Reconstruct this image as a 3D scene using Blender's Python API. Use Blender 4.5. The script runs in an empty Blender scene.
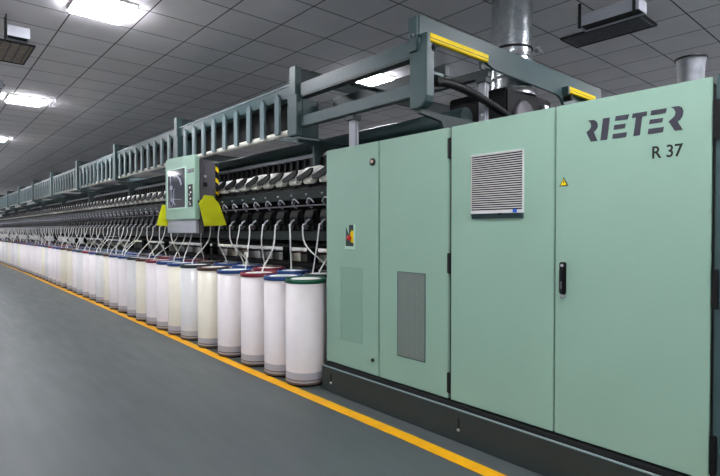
import bpy, bmesh, math, random
from mathutils import Vector, Matrix
random.seed(7)
PI = math.pi
COL = bpy.context.scene.collection

# ------------------------------------------------------------------ helpers
class MB:
    """collects shapes that become one mesh object"""
    def __init__(self):
        self.v = []; self.f = []; self.smooth = []
    def add(self, vs, fs, smooth=False):
        n = len(self.v)
        self.v += [tuple(p) for p in vs]
        self.f += [tuple(i + n for i in q) for q in fs]
        self.smooth += [smooth] * len(fs)
        return self
    def box(self, x0, x1, y0, y1, z0, z1):
        x0, x1 = sorted((x0, x1)); y0, y1 = sorted((y0, y1)); z0, z1 = sorted((z0, z1))
        vs = [(x0,y0,z0),(x1,y0,z0),(x1,y1,z0),(x0,y1,z0),(x0,y0,z1),(x1,y0,z1),(x1,y1,z1),(x0,y1,z1)]
        return self.add(vs, [(0,3,2,1),(4,5,6,7),(0,1,5,4),(1,2,6,5),(2,3,7,6),(3,0,4,7)])
    def prism(self, pts, axis, a, b):
        """polygon of 2D points extruded along an axis from a to b"""
        n = len(pts)
        def P(p, t):
            return {'x': (t, p[0], p[1]), 'y': (p[0], t, p[1]), 'z': (p[0], p[1], t)}[axis]
        vs = [P(p, a) for p in pts] + [P(p, b) for p in pts]
        fs = [tuple(range(n)), tuple(range(2*n-1, n-1, -1))]
        fs += [(i, (i+1) % n, (i+1) % n + n, i + n) for i in range(n)]
        return self.add(vs, fs)
    def tube(self, pts, r, seg=10, cap=True):
        """round tube along a path; r number or list"""
        pts = [Vector(p) for p in pts]; n = len(pts)
        rs = r if isinstance(r, (list, tuple)) else [r] * n
        vs = []; prev = None
        for i, p in enumerate(pts):
            t = (pts[min(i+1, n-1)] - pts[max(i-1, 0)])
            if t.length < 1e-9: t = Vector((0,0,1))
            t.normalize()
            if prev is None:
                up = Vector((0,0,1)) if abs(t.z) < .9 else Vector((1,0,0))
                a = t.cross(up).normalized()
            else:
                a = (prev - t * prev.dot(t)).normalized()
            prev = a; b = t.cross(a)
            for k in range(seg):
                w = 2*PI*k/seg
                vs.append(p + (a*math.cos(w) + b*math.sin(w)) * rs[i])
        fs = []
        for i in range(n-1):
            for k in range(seg):
                k2 = (k+1) % seg
                fs.append((i*seg+k, i*seg+k2, (i+1)*seg+k2, (i+1)*seg+k))
        self.add(vs, fs, True)
        if cap:
            self.add(vs[:seg], [tuple(range(seg-1, -1, -1))])
            self.add(vs[-seg:], [tuple(range(seg))])
        return self
    def lathe(self, prof, c=(0,0,0), axis='z', seg=32):
        """profile of (radius, height) spun about an axis through c"""
        vs = []
        for (r, h) in prof:
            for k in range(seg):
                w = 2*PI*k/seg
                u, v = r*math.cos(w), r*math.sin(w)
                q = {'z': (u, v, h), 'y': (v, h, u), 'x': (h, u, v)}[axis]
                vs.append((c[0]+q[0], c[1]+q[1], c[2]+q[2]))
        fs = []
        for i in range(len(prof)-1):
            for k in range(seg):
                k2 = (k+1) % seg
                fs.append((i*seg+k, i*seg+k2, (i+1)*seg+k2, (i+1)*seg+k))
        return self.add(vs, fs, True)
    def build(self, name, mat, parent=None, bevel=0, origin=None):
        me = bpy.data.meshes.new(name)
        o0 = Vector(origin) if origin else Vector((0,0,0))
        me.from_pydata([tuple(Vector(p) - o0) for p in self.v], [], self.f)
        for p, s in zip(me.polygons, self.smooth): p.use_smooth = s
        bm = bmesh.new(); bm.from_mesh(me)
        bmesh.ops.recalc_face_normals(bm, faces=bm.faces)
        if bevel:
            es = [e for e in bm.edges if len(e.link_faces) == 2 and e.calc_face_angle(0) > .6]
            bmesh.ops.bevel(bm, geom=es, offset=bevel, segments=2, affect='EDGES', clamp_overlap=True)
        bm.to_mesh(me); bm.free()
        me.materials.append(mat)
        ob = bpy.data.objects.new(name, me); COL.objects.link(ob)
        ob.location = o0
        if parent: ob.parent = parent
        return ob

def tag(o, label=None, cat=None, group=None, kind=None):
    if label: o['label'] = label
    if cat: o['category'] = cat
    if group: o['group'] = group
    if kind: o['kind'] = kind
    return o
def thing(name, loc, label, cat, group=None):
    o = bpy.data.objects.new(name, None); COL.objects.link(o)
    o.location = loc; o.empty_display_size = .1
    return tag(o, label, cat, group)
def copy_tree(o, parent=None):
    c = o.copy(); COL.objects.link(c)
    if parent: c.parent = parent
    for ch in list(o.children): copy_tree(ch, c)
    return c
ORD = ['first','second','third','fourth','fifth','sixth','seventh','eighth','ninth','tenth','eleventh','twelfth',
       'thirteenth','fourteenth','fifteenth','sixteenth','seventeenth','eighteenth','nineteenth','twentieth',
       'twenty-first','twenty-second','twenty-third','twenty-fourth','twenty-fifth']

# ------------------------------------------------------------------ materials
def s2l(c):
    return tuple(((x/255)/12.92 if x/255 <= .04045 else ((x/255+.055)/1.055)**2.4) for x in c)
def mat(name, rgb, rough=.5, metal=0, noise=0, nscale=8, bump=0, bscale=60, coat=0, spec=.5):
    m = bpy.data.materials.new(name); m.use_nodes = True
    nt = m.node_tree; b = nt.nodes['Principled BSDF']
    c = s2l(rgb)
    b.inputs['Base Color'].default_value = (*c, 1)
    b.inputs['Roughness'].default_value = rough
    b.inputs['Metallic'].default_value = metal
    b.inputs['Coat Weight'].default_value = coat
    b.inputs['Specular IOR Level'].default_value = spec
    tc = nt.nodes.new('ShaderNodeTexCoord')
    if noise:
        n = nt.nodes.new('ShaderNodeTexNoise'); n.inputs['Scale'].default_value = nscale
        n.inputs['Detail'].default_value = 4
        nt.links.new(tc.outputs['Object'], n.inputs['Vector'])
        r = nt.nodes.new('ShaderNodeMapRange')
        r.inputs['From Min'].default_value = .3; r.inputs['From Max'].default_value = .7
        r.inputs['To Min'].default_value = 1-noise; r.inputs['To Max'].default_value = 1+noise
        nt.links.new(n.outputs['Fac'], r.inputs['Value'])
        mx = nt.nodes.new('ShaderNodeVectorMath'); mx.operation = 'SCALE'
        mx.inputs[0].default_value = c
        nt.links.new(r.outputs['Result'], mx.inputs['Scale'])
        nt.links.new(mx.outputs['Vector'], b.inputs['Base Color'])
    if bump:
        n2 = nt.nodes.new('ShaderNodeTexNoise'); n2.inputs['Scale'].default_value = bscale
        nt.links.new(tc.outputs['Object'], n2.inputs['Vector'])
        bp = nt.nodes.new('ShaderNodeBump'); bp.inputs['Strength'].default_value = bump
        bp.inputs['Distance'].default_value = .01
        nt.links.new(n2.outputs['Fac'], bp.inputs['Height'])
        nt.links.new(bp.outputs['Normal'], b.inputs['Normal'])
    return m
def emit(name, rgb, s):
    m = bpy.data.materials.new(name); m.use_nodes = True
    b = m.node_tree.nodes['Principled BSDF']
    b.inputs['Base Color'].default_value = (.9,.9,.9,1)
    b.inputs['Emission Color'].default_value = (*s2l(rgb), 1)
    b.inputs['Emission Strength'].default_value = s
    return m
def dots(name, rgb, hole, scale=90, rough=.5):
    """perforated sheet: round holes on a square pitch in the Y-Z plane"""
    m = mat(name, rgb, rough); nt = m.node_tree; b = nt.nodes['Principled BSDF']
    tc = nt.nodes.new('ShaderNodeTexCoord')
    sc = nt.nodes.new('ShaderNodeVectorMath'); sc.operation = 'SCALE'; sc.inputs['Scale'].default_value = scale
    fr = nt.nodes.new('ShaderNodeVectorMath'); fr.operation = 'FRACTION'
    sb = nt.nodes.new('ShaderNodeVectorMath'); sb.operation = 'SUBTRACT'; sb.inputs[1].default_value = (.5,.5,.5)
    mu = nt.nodes.new('ShaderNodeVectorMath'); mu.operation = 'MULTIPLY'; mu.inputs[1].default_value = (0,1,1)
    ln = nt.nodes.new('ShaderNodeVectorMath'); ln.operation = 'LENGTH'
    lt = nt.nodes.new('ShaderNodeMath'); lt.operation = 'LESS_THAN'; lt.inputs[1].default_value = .34
    mx = nt.nodes.new('ShaderNodeMix'); mx.data_type = 'RGBA'
    mx.inputs[6].default_value = (*s2l(rgb), 1); mx.inputs[7].default_value = (*s2l(hole), 1)
    L = nt.links.new
    L(tc.outputs['Object'], sc.inputs[0]); L(sc.outputs[0], fr.inputs[0]); L(fr.outputs[0], sb.inputs[0])
    L(sb.outputs[0], mu.inputs[0]); L(mu.outputs[0], ln.inputs[0]); L(ln.outputs['Value'], lt.inputs[0])
    L(lt.outputs[0], mx.inputs[0]); L(mx.outputs[2], b.inputs['Base Color'])
    return m

M = {}
M['green'] = mat('pale_green_paint', (149,183,163), .42, noise=.02, nscale=2, bump=.05, bscale=250)
M['green_edge'] = mat('pale_green_edge', (190,222,202), .4)
M['slate'] = mat('slate_green_paint', (57,80,81), .42, noise=.06, nscale=5)
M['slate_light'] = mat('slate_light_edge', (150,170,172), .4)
M['slate_dark'] = mat('dark_green_paint', (36,52,52), .45, noise=.08, nscale=6)
M['beam'] = mat('near_black_green_enamel', (25,34,33), .5, noise=.1, nscale=8, spec=.25)
M['slat'] = mat('grey_green_slat_paint', (96,116,119), .4, noise=.05, nscale=9)
M['plinth'] = mat('charcoal_plinth_paint', (43,54,54), .4, noise=.1, nscale=3)
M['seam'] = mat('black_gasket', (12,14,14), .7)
M['black'] = mat('black_plastic', (13,14,15), .45, spec=.3)
M['blackmat'] = mat('black_machine_enamel', (12,13,14), .55, noise=.3, nscale=12, spec=.2)
M['grey'] = mat('dark_grey_enamel', (32,33,34), .5, noise=.2, nscale=14, spec=.3)
M['greyl'] = mat('light_grey_enamel', (165,168,174), .45)
M['midgrey'] = mat('mid_grey_enamel', (88,86,92), .5)
M['alu'] = mat('brushed_aluminium', (200,203,208), .32, .85, noise=.06, nscale=40)
M['galv'] = mat('galvanised_steel', (190,195,198), .26, .95, noise=.18, nscale=16, bump=.5, bscale=22)
M['dullgalv'] = mat('dull_grey_sheet_steel', (128,131,136), .45, .6, noise=.15, nscale=14)
M['steel'] = mat('steel', (170,172,175), .3, .9)
M['yellow'] = mat('yellow_paint', (255,222,0), .6, spec=.3)
M['lime'] = mat('yellow_green_plastic', (222,226,20), .45)
M['white'] = mat('white_plastic', (228,228,226), .45)
M['tubewhite'] = mat('cream_tube', (222,220,208), .5, noise=.08, nscale=10)
M['cotton'] = mat('white_cotton', (240,238,232), .9, bump=.4, bscale=120)
M['sliver'] = mat('cotton_sliver', (246,245,240), .9)
M['canwhite'] = mat('white_fibre_sheet', (236,229,228), .42, noise=.02, nscale=9, coat=.15)
M['cancream'] = mat('cream_fibre_sheet', (232,226,208), .42, noise=.02, nscale=9, coat=.15)
M['cangrey'] = mat('pale_grey_fibre_sheet', (219,218,216), .42, noise=.02, nscale=9, coat=.15)
M['canband'] = mat('grey_can_band', (176,176,184), .5)
M['brown'] = mat('brown_can_ring', (92,70,60), .5)
M['rim_green'] = mat('green_plastic_rim', (16,92,66), .4)
M['rim_blue'] = mat('blue_plastic_rim', (34,70,132), .4)
M['rim_red'] = mat('maroon_plastic_rim', (140,34,58), .4)
M['rim_brown'] = mat('brown_plastic_rim', (84,58,48), .5)
M['rim_dark'] = mat('dark_teal_plastic_rim', (30,52,54), .5)
M['logo'] = mat('dark_violet_grey_lettering', (58,56,68), .5)
M['ink'] = mat('black_lettering', (14,14,18), .5)
M['red'] = mat('red_plastic', (190,26,24), .4)
M['pink'] = mat('pale_pink_plastic', (205,170,160), .4)
M['blue'] = mat('blue_sticker', (20,90,200), .5)
M['screen'] = mat('dark_screen_glass', (28,30,44), .08, spec=.8)
M['screen_reflection'] = mat('painted_reflection_grey', (150,154,170), .4)
M['perf'] = dots('perforated_green_sheet', (146,182,160), (118,150,132), 75)
M['perfd'] = dots('perforated_grey_sheet', (128,140,132), (92,102,98), 75)
M['lamp'] = emit('lamp_diffuser', (247,248,255), 26)
M['baffle'] = mat('grey_painted_sheet', (180,182,190), .4)
M['rust'] = mat('dusty_brown_grille', (160,144,132), .7, noise=.35, nscale=25)
M['grille'] = mat('dark_ceiling_grille', (124,126,130), .6, noise=.5, nscale=18)
M['lineyellow'] = mat('yellow_floor_paint', (250,180,0), .5, noise=.06, nscale=12)

# floor
def floor_mat():
    m = mat('grey_green_epoxy', (84,91,91), .38, noise=.07, nscale=1.1, spec=.4)
    nt = m.node_tree; b = nt.nodes['Principled BSDF']
    tc = nt.nodes.new('ShaderNodeTexCoord')
    mp = nt.nodes.new('ShaderNodeMapping'); mp.inputs['Scale'].default_value = (6, .8, 1)
    n = nt.nodes.new('ShaderNodeTexNoise'); n.inputs['Scale'].default_value = 1.5; n.inputs['Detail'].default_value = 5
    r = nt.nodes.new('ShaderNodeMapRange'); r.inputs['To Min'].default_value = .36; r.inputs['To Max'].default_value = .56
    nt.links.new(tc.outputs['Object'], mp.inputs[0]); nt.links.new(mp.outputs[0], n.inputs['Vector'])
    nt.links.new(n.outputs['Fac'], r.inputs['Value']); nt.links.new(r.outputs[0], b.inputs['Roughness'])
    return m
M['floor'] = floor_mat()
def ceil_mat():
    m = mat('grey_ceiling_tiles', (205,205,212), .9); nt = m.node_tree; b = nt.nodes['Principled BSDF']
    tc = nt.nodes.new('ShaderNodeTexCoord')
    mp = nt.nodes.new('ShaderNodeMapping'); mp.inputs['Location'].default_value = (-(TX0), -(TY0), 0)
    br = nt.nodes.new('ShaderNodeTexBrick'); br.offset = 0; br.squash = 1
    br.inputs['Scale'].default_value = 1; br.inputs['Brick Width'].default_value = TP
    br.inputs['Row Height'].default_value = TP; br.inputs['Mortar Size'].default_value = .0085
    br.inputs['Mortar Smooth'].default_value = .1; br.inputs['Bias'].default_value = 0
    br.inputs['Color1'].default_value = (*s2l((236,231,234)), 1)
    br.inputs['Color2'].default_value = (*s2l((244,240,243)), 1)
    br.inputs['Mortar'].default_value = (*s2l((84,85,92)), 1)
    n = nt.nodes.new('ShaderNodeTexNoise'); n.inputs['Scale'].default_value = 2.5; n.inputs['Detail'].default_value = 5
    r = nt.nodes.new('ShaderNodeMapRange'); r.inputs['To Min'].default_value = .9; r.inputs['To Max'].default_value = 1.08
    sc = nt.nodes.new('ShaderNodeVectorMath'); sc.operation = 'SCALE'
    L = nt.links.new
    L(tc.outputs['Object'], mp.inputs[0]); L(mp.outputs[0], br.inputs['Vector'])
    L(tc.outputs['Object'], n.inputs['Vector']); L(n.outputs['Fac'], r.inputs['Value'])
    L(br.outputs['Color'], sc.inputs[0]); L(r.outputs[0], sc.inputs['Scale']); L(sc.outputs[0], b.inputs['Base Color'])
    return m
KC = 1.1422                       # ceiling height above the eye, relative to 2.25 m
HC = 1.55 + 2.25*KC
TP = .603*KC; TX0 = 2.428*KC - 12*TP; TY0 = 1.763*KC - 12*TP
M['ceiling'] = ceil_mat()
M['wall'] = mat('off_white_wall_paint', (215,216,218), .8, noise=.03, nscale=2)

# ------------------------------------------------------------------ room
RX0, RX1, RY0, RY1 = -4.5, 13.0, -5.0, 44.0
tag(MB().box(RX0, RX1, RY0, RY1, -.12, 0).build('floor', M['floor']), kind='structure')
tag(MB().box(RX0, RX1, RY0, RY1, HC, HC+.12).build('ceiling', M['ceiling']), kind='structure')
tag(MB().box(RX0-.15, RX0, RY0, RY1, 0, HC).build('wall_left', M['wall']), kind='structure')
tag(MB().box(RX1, RX1+.15, RY0, RY1, 0, HC).build('wall_right', M['wall']), kind='structure')
tag(MB().box(RX0, RX1, RY1, RY1+.15, 0, HC).build('wall_back', M['wall']), kind='structure')
tag(MB().box(RX0, RX1, RY0-.15, RY0, 0, HC).build('wall_front', M['wall']), kind='structure')
# painted yellow line on the floor (slightly bent, as it is in the place)
line = MB()
pts = [(-5,2.66),(1.8,2.672),(2.6,2.688),(3.8,2.685),(5.3,2.69),(7.3,2.725),(10,2.76),(13,2.79),(17,2.82),(22,2.89),(44,2.93)]
W = .108
for (a, xa), (b, xb) in zip(pts, pts[1:]):
    line.add([(xa,a,.001),(xa+W,a,.001),(xb+W,b,.001),(xb,b,.001),(xa,a,.004),(xa+W,a,.004),(xb+W,b,.004),(xb,b,.004)],
             [(0,3,2,1),(4,5,6,7),(0,1,5,4),(1,2,6,5),(2,3,7,6),(3,0,4,7)])
tag(line.build('trim_1', M['lineyellow']), kind='structure')

# ------------------------------------------------------------------ ceiling lights
LX = [TX0 + 10*TP - .08 + i*6*TP for i in range(-1, 4)]
LY = [TY0 + (18 + 8*j)*TP - .13 for j in range(-2, 7) if TY0 + (18 + 8*j)*TP < 42]
lroot = thing('ceiling_light', (0,0,HC), '', 'ceiling light', 'square ceiling lights')
fr = MB()
for a in (0, 1):
    fr.box(.02+a*(TP-.12), .02+a*(TP-.12)+.02, .02, TP-.02, -.03, -.001)
    fr.box(.04, TP-.10, .02+a*(TP-.06), .02+a*(TP-.06)+.02, -.03, -.001)
fr.build('frame', M['white'], lroot)
MB().box(.03, TP-.09, .025, TP-.025, -.052, -.031).build('diffuser', M['lamp'], lroot, bevel=.01)
first = True
VIS = {(1,2): 'glaring square ceiling light nearest the camera, top left of the photo',
       (1,3): 'square ceiling light, middle one of the row at upper left',
       (1,4): 'small-looking square ceiling light, furthest of the left row at the photo edge',
       (2,2): 'square ceiling light glowing between the green overhead beams'}
for i, x in enumerate(LX):
    for j, y in enumerate(LY):
        o = lroot if first else copy_tree(lroot); first = False
        o.location = (x, y, HC)
        o['label'] = VIS.get((i, j), 'square ceiling light out of the photo or hidden behind the machine')
        o['category'] = 'ceiling light'

# ------------------------------------------------------------------ ceiling air outlets
def outlet(gx0, gx1, gy0, gy1, bx0, bx1, by0, by1, gm, label):
    t = thing('ceiling_vent', (gx0, gy0, HC), label, 'ceiling vent', 'ceiling air outlets')
    o = (0,0,0)
    g = MB().box(gx0, gx1, gy0, gy1, HC-.018, HC-.002)
    a = g.build('grille', gm, None, origin=(gx0,gy0,HC)); a.parent = t; a.location = (0,0,0)
    s = MB()
    n = 7
    for k in range(n):
        x = gx0+.04+(gx1-gx0-.08)*k/(n-1)
        s.box(x-.008, x+.008, gy0+.03, gy1-.03, HC-.03, HC-.018)
    a = s.build('louvre', M['midgrey'], None, origin=(gx0,gy0,HC)); a.parent = t; a.location = (0,0,0)
    f = MB()
    for (p, q, r, s_) in ((gx0-.02,gx0,gy0-.02,gy1+.02),(gx1,gx1+.02,gy0-.02,gy1+.02),(gx0,gx1,gy0-.02,gy0),(gx0,gx1,gy1,gy1+.02)):
        f.box(p, q, r, s_, HC-.028, HC-.001)
    a = f.build('frame', M['grey'], None, origin=(gx0,gy0,HC)); a.parent = t; a.location = (0,0,0)
    # hanging baffle box, open below
    b = MB(); z0, z1 = 3.865, 3.99
    b.box(bx0, bx1, by0, by0+.012, z0, z1).box(bx0, bx1, by1-.012, by1, z0, z1)
    b.box(bx0, bx0+.012, by0+.012, by1-.012, z0, z1).box(bx1-.012, bx1, by0+.012, by1-.012, z0, z1)
    b.box(bx0+.012, bx1-.012, by0+.012, by1-.012, z1-.012, z1)
    a = b.build('baffle_box', M['baffle'], None, origin=(gx0,gy0,HC)); a.parent = t; a.location = (0,0,0)
    MBk = MB().box(bx0+.014, bx1-.014, by0+.014, by1-.014, z0+.02, z0+.035)
    a = MBk.build('baffle_core', M['seam'], None, origin=(gx0,gy0,HC)); a.parent = t; a.location = (0,0,0)
    for yy in (by0+.03, by1-.05):
        a = MB().box(bx0-.012, bx0, yy, yy+.03, 3.84, HC-.001).build('bracket', M['grey'], None, origin=(gx0,gy0,HC)); a.parent = t; a.location = (0,0,0)
    return t
outlet(6.53,6.96,2.37,3.36, 5.70,5.92,2.10,2.76, M['grille'], 'dark ceiling vent with hanging metal baffle box, above the tallest green doors')
outlet(.52,1.25,8.34,9.32, .83,1.06,7.3,7.5, M['rust'], 'brownish square ceiling vent with small metal baffle box at left edge')
outlet(.50,1.17,10.9,12.4, .85,1.09,10.1,10.3, M['rust'], 'ceiling vent cut by the left photo edge, below the brownish one')

# ------------------------------------------------------------------ green cabinets
D = 3.0
def door(t, y0, y1, z0=.28, z1=2.317):
    d = MB().box(D, D+.03, y0, y1, z0, z1).build('door', M['green'], t, bevel=.004)
    return d
# --- control cabinet (two narrower doors)
c1 = thing('control_cabinet', (0,0,0), 'pale green two-door control cabinet with perforated vents, beside the white cans', 'cabinet')
MB().box(D+.035, 6.7, 2.43, 3.925, .27, 2.30).build('body', M['slate_dark'], c1, bevel=.004)
d1 = door(c1, 3.193, 3.928)
d2 = door(c1, 2.428, 3.180)
MB().box(D+.028, D+.036, 2.43, 3.926, .27, 2.30).build('gasket', M['seam'], c1)
def vent_panel(par, y0, y1, z0, z1, m):
    p = MB().box(D-.0015, D+.004, y0, y1, z0, z1).build('perforated_vent', m, par)
    f = MB()
    e = .005
    f.box(D-.003, D+.003, y0-e, y0, z0-e, z1+e).box(D-.003, D+.003, y1, y1+e, z0-e, z1+e)
    f.box(D-.003, D+.003, y0, y1, z0-e, z0).box(D-.003, D+.003, y0, y1, z1, z1+e)
    f.build('vent_border', M['green'] if m is M['perf'] else M['slate'], par)
vent_panel(d1, 3.406, 3.705, .524, 1.21, M['perf'])
vent_panel(d2, 2.657, 2.954, .511, 1.203, M['perfd'])
# indicator ring
MB().lathe([(0,-.012),(.032,-.012),(.032,.0)], (D, 3.262, 2.143), 'x', 24).build('indicator_ring', M['black'], d1)
MB().lathe([(0,-.02),(.016,-.02),(.016,-.01)], (D, 3.262, 2.143), 'x', 20).build('indicator_lens', M['pink'], d1)
# lock
MB().lathe([(0,-.01),(.015,-.01),(.015,.0)], (D, 3.26, .41), 'x', 16).build('lock', M['black'], d1)
# switch window: dark opening with frame, red knob, yellow plate, light sill
MB().box(D-.002, D+.003, 3.517, 3.631, 1.377, 1.596).build('switch_window', M['slate_dark'], d1)
s = MB().box(D-.006, D+.002, 3.50, 3.517, 1.37, 1.60).box(D-.006, D+.002, 3.517, 3.64, 1.372, 1.400)
s.build('switch_sill', M['green_edge'], d1)
MB().prism([(3.517,1.43),(3.56,1.44),(3.565,1.52),(3.54,1.55),(3.517,1.53)], 'x', D-.006, D-.002).build('switch_plate', M['yellow'], d1)
MB().lathe([(0,-.04),(.018,-.038),(.024,-.03),(.024,-.015),(.014,-.012),(.014,-.005)], (D, 3.562, 1.478), 'x', 20).build('red_switch_knob', M['red'], d1)
MB().prism([(3.585,1.51),(3.64,1.60),(3.585,1.60)], 'x', D-.004, D-.002).build('switch_shade', M['green'], d1)
# hinges in the dark gap between the two cabinets
for z in (2.16, 1.30, .40):
    MB().box(D+.0, D+.03, 2.408, 2.426, z-.08, z+.08).build('hinge', M['black'], c1, bevel=.003)
    MB().box(D-.002, D+.004, 2.414, 2.436, z-.075, z+.075).build('hinge_leaf', M['seam'], c1)

# --- drive cabinet (two wide doors)
c2 = thing('drive_cabinet', (0,0,0), 'tall pale green drive cabinet with two wide doors, louvred vent and dark lettering', 'cabinet')
MB().box(D+.035, 6.7, .765, 2.40, .27, 2.30).build('body', M['slate_dark'], c2, bevel=.004)
MB().box(D+.028, D+.036, .766, 2.405, .27, 2.30).build('gasket', M['seam'], c2)
d3 = door(c2, 1.590, 2.402)
d4 = door(c2, .757, 1.580)
# louvred vent
y0, y1, z0, z1 = 1.80, 2.205, 1.665, 2.075
lv = MB().box(D-.012, D+.002, y0, y1, z0, z1).build('louvre_backing', M['seam'], d3)
n = 25
sl = MB()
for k in range(n):
    z = z0 + .035 + (z1-z0-.04)*k/(n-1)
    sl.prism([(D-.014, z+.001),(D-.026, z-.0035),(D-.026, z+.0015),(D-.014, z+.004)], 'y', y0+.002, y1-.002)
sl.build('louvre_slats', M['white'], lv)
f = MB().box(D-.022, D+.002, y0-.002, y0, z0, z1+.003).box(D-.022, D+.002, y1, y1+.002, z0, z1+.003)
f.box(D-.026, D+.002, y0, y1, z0, z0+.022).box(D-.026, D, y0, y1, z1, z1+.005)
f.build('louvre_frame', M['white'], lv)
MB().prism([(D,z0-.002),(D-.022,z0-.002),(D-.010,z0-.035),(D,z0-.035)], 'y', y0, y1).build('louvre_shadow_ledge', M['slate'], lv)  # dark slate wedge paints the shadow ledge below the louvre
MB().box(D-.028, D-.026, 1.835, 1.865, z0+.002, z0+.024).build('blue_sticker', M['blue'], lv)
MB().box(D-.027, D-.02, 1.955, 1.98, z0-.012, z0+.0).build('clip', M['black'], lv)
# door handle (black swing lever)
h = MB().box(D-.02, D+.002, 1.506, 1.546, 1.155, 1.352).build('handle', M['black'], d4, bevel=.006)
MB().box(D-.032, D-.02, 1.512, 1.540, 1.17, 1.31).build('lever', M['black'], h, bevel=.004)
MB().lathe([(0,-.024),(.010,-.024),(.010,-.019)], (D, 1.526, 1.332), 'x', 12).build('keyhole', M['greyl'], h)
MB().box(D-.034, D-.031, 1.520, 1.533, 1.19, 1.235).build('grip_mark', M['midgrey'], h)
MB().lathe([(0,-.02),(.012,-.018),(.012,.0)], (D, 1.526, 1.143), 'x', 12).build('lock_tip', M['greyl'], h)
# warning triangle
MB().prism([(1.5270,1.8738),(1.5551,1.8198),(1.4989,1.8198)], 'x', D-.003, D).build('warning_sign', M['ink'], d4)
w = d4.children[-1]
MB().prism([(1.5270,1.8642),(1.5477,1.8246),(1.5063,1.8246)], 'x', D-.0045, D-.003).build('yellow_field', M['yellow'], w)
MB().prism([(1.5248,1.8553),(1.5307,1.8420),(1.5274,1.8420),(1.5307,1.8279),(1.5218,1.8442),(1.5255,1.8442),(1.5211,1.8553)], 'x', D-.006, D-.0045).build('bolt_symbol', M['ink'], w)
# lettering
LET = [[(1.381,2.198),(1.35,2.197),(1.333,2.188),(1.324,2.171),(1.324,2.151),(1.334,2.135),(1.346,2.126),(1.324,2.071),(1.362,2.071),(1.39,2.13),(1.373,2.141),(1.363,2.154),(1.361,2.17),(1.367,2.185)],
 [(1.293,2.196),(1.255,2.195),(1.269,2.071),(1.307,2.071)],
 [(1.222,2.197),(1.15,2.196),(1.157,2.171),(1.226,2.171)], [(1.23,2.148),(1.167,2.147),(1.172,2.123),(1.234,2.122)], [(1.237,2.098),(1.161,2.098),(1.166,2.072),(1.24,2.072)],
 [(1.131,2.196),(1.057,2.196),(1.060,2.173),(1.082,2.173),(1.093,2.071),(1.127,2.071),(1.114,2.172),(1.135,2.172)],
 [(1.037,2.196),(.961,2.196),(.966,2.172),(1.04,2.171)], [(1.043,2.148),(.978,2.147),(.983,2.125),(1.047,2.124)], [(1.05,2.099),(.974,2.099),(.979,2.072),(1.053,2.072)],
 [(.943,2.198),(.905,2.197),(.891,2.188),(.884,2.169),(.887,2.144),(.898,2.126),(.911,2.118),(.885,2.071),(.923,2.071),(.952,2.124),(.936,2.136),(.923,2.15),(.92,2.168),(.928,2.186)]]
l = MB()
for p in LET: l.prism(p, 'x', D-.0025, D+.0005)
l.build('brand_lettering', M['logo'], d4)
def text_obj(name, s, size, yr, zb, x, m, par, spread=1.0, bold=0):
    cu = bpy.data.curves.new(name+'_curve', 'FONT'); cu.body = s; cu.size = size; cu.extrude = .001; cu.offset = bold
    cu.space_character = spread
    to = bpy.data.objects.new(name+'_tmp', cu); COL.objects.link(to)
    bpy.context.view_layer.update()
    me = bpy.data.meshes.new_from_object(to)
    bpy.data.objects.remove(to)
    ws = [v.co.x for v in me.vertices]; x0, x1 = min(ws), max(ws)
    k = (yr[0]-yr[1])/(x1-x0)
    for v in me.vertices:
        a, b, c = v.co
        v.co = (x - c, yr[0] - (a-x0)*k, zb + b)
    me.name = name; me.materials.clear(); me.materials.append(m)
    o = bpy.data.objects.new(name, me); COL.objects.link(o); o.parent = par
    return o
text_obj('model_number', 'R 37', .092, (1.030, .884), 1.937, D-.001, M['ink'], d4, 1.0, .0012)
# hinges at the right side of the last door
for z in (2.10, 1.255, .42):
    MB().box(D-.012, D+.003, .722, .750, z-.10, z+.10).build('hinge', M['black'], c2, bevel=.004)

# --- slate end column
e = thing('end_column', (0,0,0), 'dark slate machine end column at the right edge of the photo', 'machine column')
MB().box(D+.004, 6.7, -.6, .742, .27, 2.325).build('panel', M['slate'], e, bevel=.006)
MB().box(D+.03, 6.6, .743, .756, .27, 2.28).build('gap_shadow_strip', M['seam'], e)  # black strip stands in for the shadow gap between door and column

# --- plinth
p = thing('machine_plinth', (0,0,0), 'long charcoal steel plinth along the floor under the green cabinets', 'plinth')
MB().box(2.955, 6.7, -.6, 3.945, 0.001, .235).build('plinth_box', M['plinth'], p, bevel=.004)
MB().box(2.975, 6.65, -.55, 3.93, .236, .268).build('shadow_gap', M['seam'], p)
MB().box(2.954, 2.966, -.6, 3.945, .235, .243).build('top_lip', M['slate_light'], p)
for y in (3.80, 2.29):
    MB().box(2.950, 2.956, y-.006, y+.006, .10, .18).build('slot', M['seam'], p)
    MB().lathe([(0,-.01),(.012,-.01),(.012,0)], (2.955, y, .095), 'x', 12).build('bolt', M['steel'], p)

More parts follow.
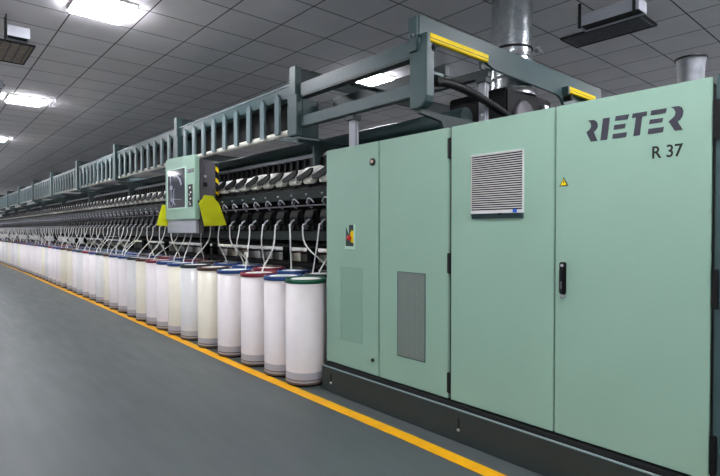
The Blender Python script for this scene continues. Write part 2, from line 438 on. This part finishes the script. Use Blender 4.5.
# ------------------------------------------------------------------ spinning machine frame
YE = 36.0
YS = 3.96
CX = 4.87
sm = thing('spinning_machine', (0,0,0), 'long black and dark green yarn spinning machine running behind the white cans', 'machine')
def mirror_box(mb, x0, x1, *r):
    mb.box(x0, x1, *r); mb.box(2*CX-x1, 2*CX-x0, *r); return mb
MB().box(3.75, 2*CX-3.75, YS, YE, 1.50, 2.32).build('core', M['blackmat'], sm)
for sx in (0, 1):
    f = (lambda x: x) if sx == 0 else (lambda x: 2*CX-x)
    MB().box(f(3.345), f(3.45), YS, YE, 1.43, 1.535).build('front_beam', M['beam'], sm, bevel=.006)
    MB().box(f(3.345), f(3.40), YS, YE, 1.905, 2.01).build('winding_beam', M['beam'], sm, bevel=.004)
    MB().prism([(f(3.34),2.012),(f(3.42),2.085),(f(3.6),2.085),(f(3.6),2.012)], 'y', YS, YE).build('control_ledge', M['grey'], sm)
    MB().tube([(f(3.37),YS,1.83),(f(3.37),YE,1.83)], .010, 8).build('yarn_rod', M['midgrey'], sm)
    MB().box(f(3.72), f(3.78), YS, YE, 2.455, 2.50).build('light_rail', M['greyl'], sm)
    MB().box(f(3.78), f(3.80), YS, YE, 2.32, 2.455).build('rail_backing', M['seam'], sm)
    cb = MB()
    y = YS+.02
    while y < YE:
        cb.box(f(3.735), f(3.765), y, y+.05, 2.33, 2.455); y += .15
    tag(cb.build('comb_teeth', M['grey'], sm), kind='stuff')
    MB().tube([(f(3.6),YS,1.36),(f(3.6),YE,1.36)], .03, 10).build('cable_pipe', M['blackmat'], sm)
MB().tube([(4.05, 3.05, 2.655),(4.05, YE, 2.655)], .092, 20).build('suction_tube', M['slate'], sm)
MB().tube([(2*CX-4.05, 2.78, 2.655),(2*CX-4.05, YE, 2.655)], .092, 20).build('suction_tube', M['slate'], sm)
k = 0
y = 5.55
while y < YE:
    for x in (4.0, 2*CX-4.0):
        MB().box(x-.05, x+.05, y-.06, y+.06, .001, 1.5).build('leg', M['blackmat'], sm)
    MB().box(3.4, 2*CX-3.4, y-.04, y+.04, 1.38, 1.47).build('cross_member', M['blackmat'], sm)
    y += 3.33
MB().box(4.2, 2*CX-4.2, YS, YE, .001, .25).build('base_channel', M['blackmat'], sm)
MB().box(3.75, 3.95, YS, YE, 1.06, 1.12).build('tray', M['blackmat'], sm)

# ------------------------------------------------------------------ spinning units with pitch .3
PITCH = .30
U0 = 4.12
NU = int((YE - U0) / PITCH)
u = thing('spinning_unit', (3.4, U0, 1.8), 'x', 'spinning unit', 'spinning units along the machine')
ub = MB().box(-.02, .16, -.12, .12, -.19, -.01)
ub.build('spin_box', M['blackmat'], u, bevel=.012)
cv = MB().prism([(-.05,-.17),(-.02,-.19),(-.02,-.03),(-.035,-.03),(-.06,-.10)], 'y', -.085, .085)
cv.build('cover', M['blackmat'], u, bevel=.004)
MB().tube([(-.055,-.02,-.13),(-.09,-.02,-.15),(-.1,0,-.19)], .012, 8).build('feed_lever', M['greyl'], u)
MB().lathe([(.018,0),(.03,.035),(.045,.05)], (-.085, .0, -.245), 'z', 14).build('sliver_funnel', M['midgrey'], u)
MB().box(-.05, .0, -.09, -.05, -.245, -.2).build('bracket', M['grey'], u, bevel=.004)
MB().lathe([(0,-.035),(.018,-.03),(.022,-.018),(.022,.01)], (-.01, .0, .24), 'x', 14).build('knob', M['black'], u)
MB().lathe([(0,-.02),(.012,-.016),(.012,.0)], (-.053, .03, .155), 'x', 10).build('white_button', M['greyl'], u)
arc = [(-.05-.02*math.sin(PI*t/8), -.10+.14*t/8, .06+.05*math.sin(PI*t/8)) for t in range(9)]
MB().tube(arc, .009, 6).build('yarn_guide', M['greyl'], u)
MB().tube([(-.02,.02,.085),(-.06,-.0,.04),(-.03,-.04,.0)], .012, 6).build('yarn_arm', M['midgrey'], u)
# cradle arm: dark bar rising towards the near side, with the drive roller below
MB().prism([(.15,.325),(.12,.31),(-.06,.345),(-.12,.38),(-.15,.41),(-.15,.44),(-.12,.44),(.15,.355)], 'x', -.115, -.09).build('cradle_arm', M['black'], u)
u.children[-1].rotation_euler = (0,0,0)
MB().tube([(-.05,-.09,.305),(-.05,.06,.305)], .032, 14).build('drive_roller', M['tubewhite'], u)
MB().box(-.02, .06, -.14, -.11, .28, .36).build('roller_bracket', M['grey'], u)
pk = thing('yarn_package', (3.4, U0, 2.175), 'x', 'yarn package', 'white yarn packages along the top of the machine')
MB().lathe([(.03,-.125),(.085,-.125),(.098,-.118),(.092,.115),(.08,.122),(.03,.122)], (0,0,0), 'y', 24).build('yarn', M['cotton'], pk)
MB().lathe([(.026,-.14),(.032,-.14),(.03,.138),(.024,.138),(.026,-.14)], (0,0,0), 'y', 14).build('tube', M['tubewhite'], pk)
for k in range(NU):
    o = u if k == 0 else copy_tree(u)
    q = pk if k == 0 else copy_tree(pk)
    y = U0 + k*PITCH
    o.location = (3.4, y, 1.8)
    r = random.Random(k)
    q.location = (3.43, y, 2.175 + r.uniform(-.008,.01))
    sc = r.uniform(.84, .98); q.scale = (sc, 1, sc)
    if k < 9:
        o['label'] = 'black spinning unit, %s from the green cabinet along the machine' % ORD[k]
        q['label'] = 'white yarn package resting on top rollers, %s from the green cabinet' % ORD[k]
    else:
        o['label'] = 'black spinning unit further along the machine, past the ninth from the cabinet'
        q['label'] = 'white yarn package further along the machine, past the ninth from the cabinet'

# ------------------------------------------------------------------ cans
CP = .603; C0 = 4.31; R = .205
def make_can(body, rim, band=True):
    t = bpy.data.objects.new('sliver_can', None); COL.objects.link(t)
    MB().lathe([(0,.002),(R-.01,.002),(R-.004,.006),(R-.004,.018)], seg=40).build('base', M['black'], t)
    MB().lathe([(R-.004,.018),(R+.003,.02),(R+.003,.036),(R-.003,.038)], seg=40).build('base_ring', M['brown'], t)
    MB().lathe([(R-.003,.038),(R-.001,.04),(R-.001,.056),(R-.002,.058)], seg=40).build('lower_band', M['greyl'], t)
    MB().lathe([(R-.002,.058),(R+.002,.06),(R+.002,.066),(R-.002,.068)], seg=40).build('base_ring', M['brown'], t)
    MB().lathe([(R-.001,.068),(R-.001,.138)], seg=40).build('grey_band', M['canband'], t)
    MB().lathe([(R,.138),(R,1.02),(R-.006,1.02)], seg=40).build('body', body, t)
    MB().lathe([(R-.001,1.018),(R+.006,1.02),(R+.006,1.052),(R+.002,1.062),(R-.012,1.062),(R-.014,1.02)], seg=40).build('rim', rim, t)
    pr = [(0,1.055),(.05,1.06),(.1,1.052),(.15,1.056),(R-.03,1.045),(R-.014,1.025)]
    MB().lathe(pr, seg=32).build('sliver_coils', M['sliver'], t)
    return t
KINDS = {'green': ('canwhite','rim_green'), 'blue': ('canwhite','rim_blue'), 'maroon': ('canwhite','rim_red'),
         'brown': ('cancream','rim_brown'), 'dark teal': ('cangrey','rim_dark'), 'blue cream': ('cancream','rim_blue')}
protos = {}
seq = ['green','blue','maroon','blue','brown','dark teal','blue cream','blue','maroon','brown','dark teal','blue','blue',
       'brown','dark teal','blue','maroon','dark teal','blue']
rc = random.Random(3)
def can(kind, x, y, label, group):
    if kind not in protos:
        protos[kind] = make_can(M[KINDS[kind][0]], M[KINDS[kind][1]]); o = protos[kind]
    else: o = copy_tree(protos[kind])
    o.location = (x, y, 0); o.rotation_euler = (0,0,rc.uniform(0,6))
    tag(o, label, 'can', group); return o
YC = [4.325,4.76,5.30,5.885,6.50,7.13,7.62,8.10,8.61,9.15,9.67,10.27,10.83,11.33,11.95,12.55,13.15,13.75,14.3,14.9]
NC = 20 + int((YE - 14.9)/CP)
front = []
for k in range(NC):
    kind = seq[k] if k < len(seq) else rc.choice(seq)
    col = {'blue cream':'blue'}.get(kind, kind); body = {'brown':'cream','blue cream':'cream','dark teal':'pale grey'}.get(kind,'white')
    y = YC[k]*.984 if k < len(YC) else YC[-1] + (k-len(YC)+1)*CP + rc.uniform(-.015,.015); x = 2.99 + min(.14, .007*max(0,k-6)) + rc.uniform(-.012,.012)
    front.append((x, y))
    if k == 0: lb = 'nearest and largest-looking white sliver can, green rim, touching the cabinet corner'
    elif k < 14: lb = '%s sliver can with %s rim, %s from the cabinet in the front row' % (body, col, ORD[k])
    else: lb = 'pale sliver can far down the front row, past the fourteenth from the cabinet'
    can(kind, x, y, lb, 'white sliver cans in the front row')
back = []
for k in range(NC):
    y = C0 + .30 + k*CP + rc.uniform(-.015,.015); x = 3.48 + min(.10, .006*k)
    back.append((x, y))
    lb = ('sliver can in the second row, half hidden behind the %s front can' % ORD[k]) if k < 8 else 'sliver can in the second row, hidden far behind the front cans'
    can(rc.choice(seq), x, y, lb, 'sliver cans in the second row')
for k in range(40):
    can(rc.choice(['dark teal','brown','dark teal']), 6.72, C0 + .9 + k*CP + rc.uniform(-.02,.02), 'white sliver can glimpsed under the machine, on its far side', 'sliver cans on the far side of the machine')
for k in range(36):
    can(rc.choice(['dark teal','brown','dark teal']), 9.3, 9.5 + k*CP + rc.uniform(-.02,.02), 'white sliver can of the next machine, glimpsed through the gaps', 'sliver cans of the next machine')

# ------------------------------------------------------------------ slivers
def bez(p, n):
    out = []
    for i in range(n+1):
        t = i/n; q = [Vector(a) for a in p]
        while len(q) > 1: q = [q[j].lerp(q[j+1], t) for j in range(len(q)-1)]
        out.append(q[0])
    return out
for k in range(NU):
    r = random.Random(100+k)
    y = U0 + k*PITCH
    src = front if (k % 2 == 0) != (r.random() < .2) else back
    cx, cy = min(src, key=lambda c: abs(c[1] - y))
    ex = cx + r.uniform(-.10,.10); ey = cy + r.uniform(-.13,.13)
    fx = 3.30
    pp = [(3.325,y,1.555),(3.315,y,1.62),(3.29,y+r.uniform(-.02,.02),1.635),(3.275,y+r.uniform(-.04,.04),1.60)]
    a = bez(pp, 5)
    b = bez([a[-1], (3.265, a[-1].y+r.uniform(-.06,.06), 1.42), (3.22+r.uniform(-.05,.05), y+r.uniform(-.10,.10), 1.3),
             (ex, ey+r.uniform(-.10,.10), 1.2), (ex, ey, 1.053)], 12)
    s_ = MB().tube(a + b[1:], .0082 + r.uniform(-.001,.0015), 6)
    o = s_.build('cotton_sliver', M['sliver'], None, origin=(ex, ey, 1.06))
    tag(o, ('white cotton sliver feeding the %s spinning unit from the cabinet' % ORD[k]) if k < 9 else
        'white cotton sliver rising from a can further along, past the ninth unit', 'sliver', 'cotton slivers rising from the cans')

# ------------------------------------------------------------------ overhead gantry
RXF = 3.15
g = thing('overhead_gantry', (0,0,0), 'slate green overhead transport gantry with posts and upright slats above the machine', 'gantry')
posts = []
y = 4.70
while y < YE: posts.append(y); y += 3.335
def mirror(pts, on): return [((2*CX-a) if on else a, b) for a, b in pts]
for side in (0, 1):
    f = (lambda x: x) if side == 0 else (lambda x: 2*CX-x)
    # bay nearest: two plain beams, upper doubled
    MB().box(f(3.16), f(3.23), 2.97, 4.62, 3.015, 3.15).build('beam', M['slate'], g, bevel=.004)
    MB().box(f(3.165), f(3.26), 2.97, 4.62, 3.0, 3.014).build('beam_flange', M['slate_dark'], g)
    MB().box(f(3.16), f(3.24), 2.97, 4.62, 2.675, 2.79).build('beam', M['slate'], g, bevel=.004)
    MB().box(f(3.62), f(3.68), 2.97, 4.62, 2.955, 3.06).build('beam', M['slate_dark'], g, bevel=.004)
    # slatted part
    MB().box(f(3.16), f(3.28), 4.72, YE, 3.03, 3.165).build('beam', M['slate'], g, bevel=.004)
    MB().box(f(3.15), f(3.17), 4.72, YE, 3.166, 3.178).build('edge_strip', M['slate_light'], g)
    MB().box(f(3.36), f(3.40), 4.82, YE, 2.70, 3.16).build('back_panel', M['seam'], g)
    for i, y in enumerate(posts):
        y1 = posts[i+1] if i+1 < len(posts) else YE
        MB().tube([(f(3.195), y+.12, 2.652), (f(3.195), y1-.12, 2.652)], .036, 12).build('transport_tube', M['tubewhite'], g)
        if side == 0:
            for k in range(1, 10):
                yy = y + k*.3335
                MB().prism([(yy-.05,2.66),(yy-.04,2.64),(yy+.04,2.64),(yy+.05,2.66),(yy+.05,3.06),(yy,3.11),(yy-.05,3.06)], 'x', 3.125, 3.155).build('slat', M['slat'], g, bevel=.004)
        else:
            sm_ = MB()
            for k in range(1, 10):
                yy = y + k*.3335
                sm_.box(f(3.125), f(3.155), yy-.05, yy+.05, 2.6, 3.1)
            tag(sm_.build('slat_row', M['slate'], g), kind='stuff')
    for i, y in enumerate([2.90] + posts):
        near = i == 0
        yb = y - (.10 if near else .11); 
        if near:
            # rounded end post
            pr = [(2.78,3.10),(2.78,2.66)] + [(2.78+.09*(1-math.cos(a)), 2.66-.09*math.sin(a)) for a in (PI/6,PI/3,PI/2)] + [(2.97,2.57),(2.97,3.10)]
            MB().prism(pr, 'x', f(3.15), f(3.25)).build('post', M['slate'], g, bevel=.006)
            MB().box(f(3.13), f(3.162), 2.875, 2.965, 3.04, 3.33).build('post_head', M['slate'], g, bevel=.004)
        else:
            MB().box(f(3.11), f(3.19), y-.10, y+.09, 2.585, 3.03).build('post', M['slate'], g, bevel=.008)
            MB().box(f(3.115), f(3.20), y-.06, y+.05, 3.03, 3.34).build('post_head', M['slate'], g, bevel=.004)
            MB().box(f(3.19), f(3.40), y-.10, y-.07, 2.57, 2.99).build('post_web', M['slate'], g)
        # hanger with curved inner corner reaching in to the machine
        arc = [(3.46+.24*(1-math.sin(a)) , 2.26+.24*math.cos(a)) for a in [PI/2*t/6 for t in range(6, -1, -1)]]
        hp = [(3.18,2.53),(3.38,2.50),(3.40,2.40),(3.40,2.12),(3.46,2.12)] + arc + [(4.0,2.50),(4.0,2.56),(3.18,2.56)]
        hz = .0
        if near: hp = [(3.18,2.53),(3.45,2.50),(3.50,2.42),(3.50,2.325),(3.56,2.325),(3.56,2.40),(3.60,2.46),(3.72,2.50),(4.0,2.51),(4.0,2.56),(3.18,2.56)]
        MB().prism(mirror(hp, side), 'y', y-.03+hz, y+.01+hz).build('hanger', M['slate_dark'], g)
    for (yy, zz) in ((2.93,3.10),(2.93,3.07)):
        pass
    for yy in (2.945, 2.90):
        MB().tube([(f(3.115),yy,3.17),(f(3.13),yy,3.17)], .012, 8).build('bolt', M['steel'], g)
# crossbeams (near one has deeper cheeks and an arched underside)
def crossplate(y, near):
    z1 = 3.335
    x0, x1 = 3.163, 2*CX-3.163
    if near:
        p_ = [(x0,3.17),(x0+.95,3.15)] + [(4.15+.12*math.sin(a), 3.165-.05*(1-math.cos(a))+.0) for a in ()] + \
             [(4.25,3.11),(5.40,3.09),(5.50,3.08),(5.58,3.05),(5.62,3.0),(5.75,2.93),(5.9,2.93),(5.95,3.10),(x1,3.17),(x1,z1),(x0,z1)]
        # left cheek down behind the post
        MB().prism(p_, 'y', y-.02, y+.01).build('crossbeam', M['slate'], g)
        MB().box(x0, x1, y-.02, y+.022, z1, z1+.008).build('crossbeam_flange', M['slate'], g)
    else:
        MB().box(x0, x1, y-.01, y+.02, 3.19, z1).build('crossbeam', M['slate_dark'], g)
        MB().box(x0, x1, y-.01, y+.06, z1-.012, z1).build('crossbeam_flange', M['slate'], g)
crossplate(2.89, True)
for y in posts: crossplate(y-.02, False)
# diagonal/inner member seen under the near crossbeam
MB().box(4.19, 4.27, 2.91, 4.8, 3.045, 3.125).build('inner_rail', M['slate_dark'], g, bevel=.004)
MB().box(3.3, 4.25, 3.86, 3.92, 3.0, 3.02).build('tie_bar', M['slate_dark'], g)
# yellow guard rails with end brackets
for (a, b, fl) in ((3.22,4.05,0),(5.62,6.29,1)):
    yr = MB().box(a, b, 2.80, 2.84, 3.122, 3.19).build('guard_rail', M['yellow'], g, bevel=.006)
    yr['label'] = 'yellow guard rail'
    MB().box(a+.005, b-.002, 2.797, 2.80, 3.146, 3.150).build('groove', M['rim_brown'], yr)
    MB().box(a-.045, a-.004, 2.795, 2.87, 3.10, 3.185).build('rail_bracket', M['slate'], g, bevel=.004)
    MB().box(b-.06, b-.02, 2.84, 2.87, 3.06, 3.20).build('rail_bracket', M['slate_dark'], g)
    MB().tube([(a+.02,2.78,3.06),(a+.02,2.87,3.06)], .033, 6).build('rail_knob', M['seam'], g)
MB().tube([(3.30,2.76,2.80),(3.30,2.82,2.80)], .033, 6).build('rail_knob', M['seam'], g)
MB().box(3.26,3.40,2.80,2.84,2.85,2.88).build('rail_bracket', M['slate'], g, bevel=.004)
# support legs standing on the cabinets
for (x, y, z1, ) in ((3.24, 3.80, 2.672),(4.21, 2.97, 3.04)):
    lg = MB().box(x-.032, x-.004, y-.035, y+.035, 2.302, z1).box(x+.006, x+.032, y-.035, y+.035, 2.302, z1)
    o = lg.build('support_leg', M['greyl'], g); o['label'] = 'light grey support leg'
    MB().box(x-.004, x+.006, y-.03, y+.03, 2.302, z1).build('leg_slot', M['seam'], g)
    MB().box(x-.055, x+.055, y-.06, y+.06, z1-.05, z1-.002).build('leg_cap', M['slate_dark'], g, bevel=.004)
# black corrugated hose
hp = bez([(3.32,2.83,2.80),(3.50,2.84,2.86),(3.85,2.86,2.84),(4.1,2.88,2.79),(4.45,2.9,2.74),(4.8,2.92,2.66),(4.9,2.95,2.6)], 40)
hs = MB().tube(hp, [.040 if i % 2 else .036 for i in range(len(hp))], 12)
tag(hs.build('black_hose', M['black']), 'thick black hose looping from the gantry end over the green cabinets', 'hose')

# ------------------------------------------------------------------ exhaust ducts
def duct(x, y, z0, z1, r, rings, label, flare=False):
    t = thing('air_duct', (x, y, z0), label, 'air duct', 'galvanised exhaust ducts')
    pr = [(r, 0), (r, z1-z0)] if not flare else [(r*.92, 0), (r*.92, z1-z0-.38), (r*1.05, z1-z0-.06),(r*1.2, z1-z0)]
    MB().lathe(pr, seg=40).build('pipe', M['dullgalv'] if flare else M['galv'], t)
    for z in rings:
        MB().lathe([(r-.002,-.012),(r+.014,-.012),(r+.014,.012),(r-.002,.012)], (0,0,z-z0), seg=40).build('seam_ring', M['steel'], t)
    return t
t = duct(4.97, 3.14, 3.02, HC-.001, .215, [3.43, 3.20, 3.05], 'shiny galvanised round duct rising behind the near crossbeam')
MB().lathe([(.217,-.01),(.228,-.01),(.228,.01),(.217,.01)], (0,0,.50), seg=40).build('clamp_band', M['black'], t)
MB().tube([(.08,-.24,.50),(.30,-.20,.505)], .009, 8).build('clamp_screw', M['steel'], t)
MB().box(.12,.17,-.25,-.2,.47,.53).build('clamp_lug', M['steel'], t)
t = duct(6.2, 1.76, 2.302, 3.37, .122, [], 'short grey round duct with a dark flared top at upper right', True)
MB().lathe([(.122*1.2-.004,-.02),(.122*1.2+.006,-.02),(.122*1.2+.006,.0),(.122*1.2-.004,.0)], (0,0,3.37-2.302), seg=40).build('rim', M['black'], t)
# suction box under the first duct
t = thing('suction_box', (4.95, 3.14, 2.302), 'black fan box on the cabinet top under the shiny duct', 'fan box')
MB().box(-.45, .45, -.24, .5, 0, .70).build('housing', M['blackmat'], t, bevel=.02)
MB().lathe([(.235,0),(.235,.06),(.27,.06),(.27,0)], (0,0,.70), seg=32).build('flange', M['steel'], t)
MB().lathe([(0,-.03),(.17,-.03),(.19,-.01),(.19,0)], (-.12,-.24,.42), 'y', 28).build('fan_cover', M['midgrey'], t)
MB().box(.25,.33,-.27,-.24,.5,.62).build('latch', M['steel'], t)

# ------------------------------------------------------------------ travelling robot
rb = thing('service_robot', (0,0,0), 'pale green travelling service robot with dark screen and yellow-green flaps, hung from the gantry', 'machine robot')
X0 = 2.965; RY_0, RY_1 = 6.93, 8.07
shell = [(RY_0,1.70),(RY_0,2.585),(RY_0+.06,2.625),(RY_1-.10,2.66),(RY_1-.02,2.64),(RY_1,2.58),(RY_1,1.73),(RY_1-.03,1.70)]
hs = MB().prism(shell, 'x', X0, X0+.07).build('front_shell', M['green'], rb, bevel=.012)
MB().prism([(RY_0+.02,1.50),(RY_0+.02,2.57),(RY_1-.02,2.57),(RY_1-.02,1.50)], 'x', X0+.07, 3.10).box(3.10, 3.28, RY_0+.02, RY_1-.02, 1.66, 2.52).build('body', M['midgrey'], rb, bevel=.006)
MB().box(X0+.02, X0+.065, RY_0+.03, RY_1-.03, 1.505, 1.70).build('skirt', M['greyl'], rb, bevel=.006)
MB().lathe([(0,-.006),(.012,-.006),(.012,0)], (X0+.02, 7.5, 1.60), 'x', 12).build('skirt_lock', M['steel'], rb)
scn = MB().box(X0-.006, X0+.002, 7.27, 7.945, 1.885, 2.46).build('screen', M['screen'], hs)
# pale grey shapes painting the reflections on the dark glass
sg = MB()
sg.tube([(X0-.009, 7.62+.10*math.cos(a), 2.05+.13*math.sin(a)) for a in [ -1.3+2.6*t/10 for t in range(11)]], .008, 6)
sg.tube([(X0-.009,7.55,2.36),(X0-.009,7.45,2.30),(X0-.009,7.40,2.22)], .016, 6)
sg.tube([(X0-.009,7.82,2.38),(X0-.009,7.80,1.98)], .006, 6)
sg.tube([(X0-.009,7.86,2.03),(X0-.009,7.40,2.00)], .005, 6)
sg.box(X0-.009, X0-.006, 7.76, 7.86, 2.17, 2.23)
sg.tube([(X0-.009, 7.80+.07*math.cos(a), 1.96+.05*math.sin(a)) for a in [2*PI*t/12 for t in range(13)]], .005, 6)
sg.build('painted_reflections', M['screen_reflection'], scn)
fr = MB()
for (a,b,c,d) in ((7.945,7.965,1.865,2.48),(7.25,7.27,1.865,2.48),(7.27,7.945,1.865,1.885),(7.27,7.945,2.46,2.48)):
    fr.box(X0-.01, X0+.001, a, b, c, d)
fr.build('screen_frame', M['green_edge'], scn)
cp = MB().box(X0-.006, X0+.002, 7.02, 7.175, 1.885, 2.205).build('button_strip', M['black'], hs)
for (yy, zz, m) in ((7.10,2.16,'white'),(7.07,2.09,'white'),(7.12,2.06,'greyl'),(7.08,2.0,'white'),(7.12,1.95,'greyl'),(7.09,1.92,'white')):
    MB().box(X0-.010, X0-.006, yy-.02, yy+.02, zz-.012, zz+.012).build('button', M[m], cp)
npl = MB().box(X0-.004, X0+.001, 6.985, 7.20, 2.375, 2.425).build('name_plate', M['ink'], hs)
text_obj('plate_lettering', 'RIETER', .05, (7.19, 6.995), 2.383, X0-.0045, M['greyl'], npl)
# near side face details
MB().tube([(3.12,RY_0+.01,2.32),(3.12,RY_0+.025,2.32)], .022, 14).build('side_knob', M['greyl'], rb)
MB().box(3.09, 3.15, RY_0+.008, RY_0+.02, 2.17, 2.23).build('side_socket', M['black'], rb)
hz = MB().box(3.281, 3.33, RY_0+.03, RY_0+.9, 1.70, 2.50).build('rear_post', M['black'], rb)
hy = MB()
for i in range(5):
    z = 1.76 + i*.165
    hy.prism([(3.283,z),(3.33,z-.04),(3.33,z+.02),(3.283,z+.06)], 'y', RY_0+.022, RY_0+.03)
hy.build('hazard_stripes', M['yellow'], hz)
for (yy, pl_) in ((6.46, [(2.885,2.015),(3.02,2.01),(3.03,1.985),(3.11,1.89),(3.21,1.615),(2.89,1.60),(2.815,1.905),(2.87,1.975)]),
                  (8.12, [(2.93,1.95),(3.08,1.955),(3.20,1.86),(3.24,1.60),(2.84,1.62)])):
    o = MB().prism(pl_, 'y', yy, yy+.012).build('bumper_flap', M['lime'], rb, bevel=.003); o['label'] = 'yellow-green flap'
    y0_, y1_ = (yy+.012, RY_0+.02) if yy < 7.5 else (RY_1-.02, yy)
    MB().box(3.00, 3.05, y0_, y1_, 1.93, 1.97).build('flap_hinge', M['black'], rb)

# ------------------------------------------------------------------ next machine (only glimpsed)
nm = thing('spinning_machine', (0,0,0), 'dark neighbouring spinning machine glimpsed beyond this one', 'machine')
MB().box(10.0, 11.8, 8.5, 34, 1.3, 2.3).build('core', M['blackmat'], nm)
MB().box(9.9, 10.0, 8.5, 34, 1.43, 1.54).build('front_beam', M['slate_dark'], nm)
MB().box(10.4, 11.4, 8.5, 34, .001, 1.3).build('base', M['blackmat'], nm)

# ------------------------------------------------------------------ camera
f_px = 507.0
yaw = math.atan(443/507); pitch = math.atan(8/507)
cam = bpy.data.cameras.new('camera'); co = bpy.data.objects.new('camera', cam); COL.objects.link(co)
cam.sensor_width = 36; cam.lens = f_px/720*36; cam.clip_start = .05; cam.clip_end = 200
co.location = (0,0,1.55)
co.rotation_euler = (PI/2 - pitch, 0, -yaw)
bpy.context.scene.camera = co

# ------------------------------------------------------------------ world and view
w = bpy.data.worlds.new('world'); bpy.context.scene.world = w; w.use_nodes = True
w.node_tree.nodes['Background'].inputs[0].default_value = (.5,.55,.6,1)
w.node_tree.nodes['Background'].inputs[1].default_value = .05
vs = bpy.context.scene.view_settings
vs.view_transform = 'Standard'; vs.look = 'None'; vs.gamma = 1; vs.use_curve_mapping = False
vs.exposure = 1.45
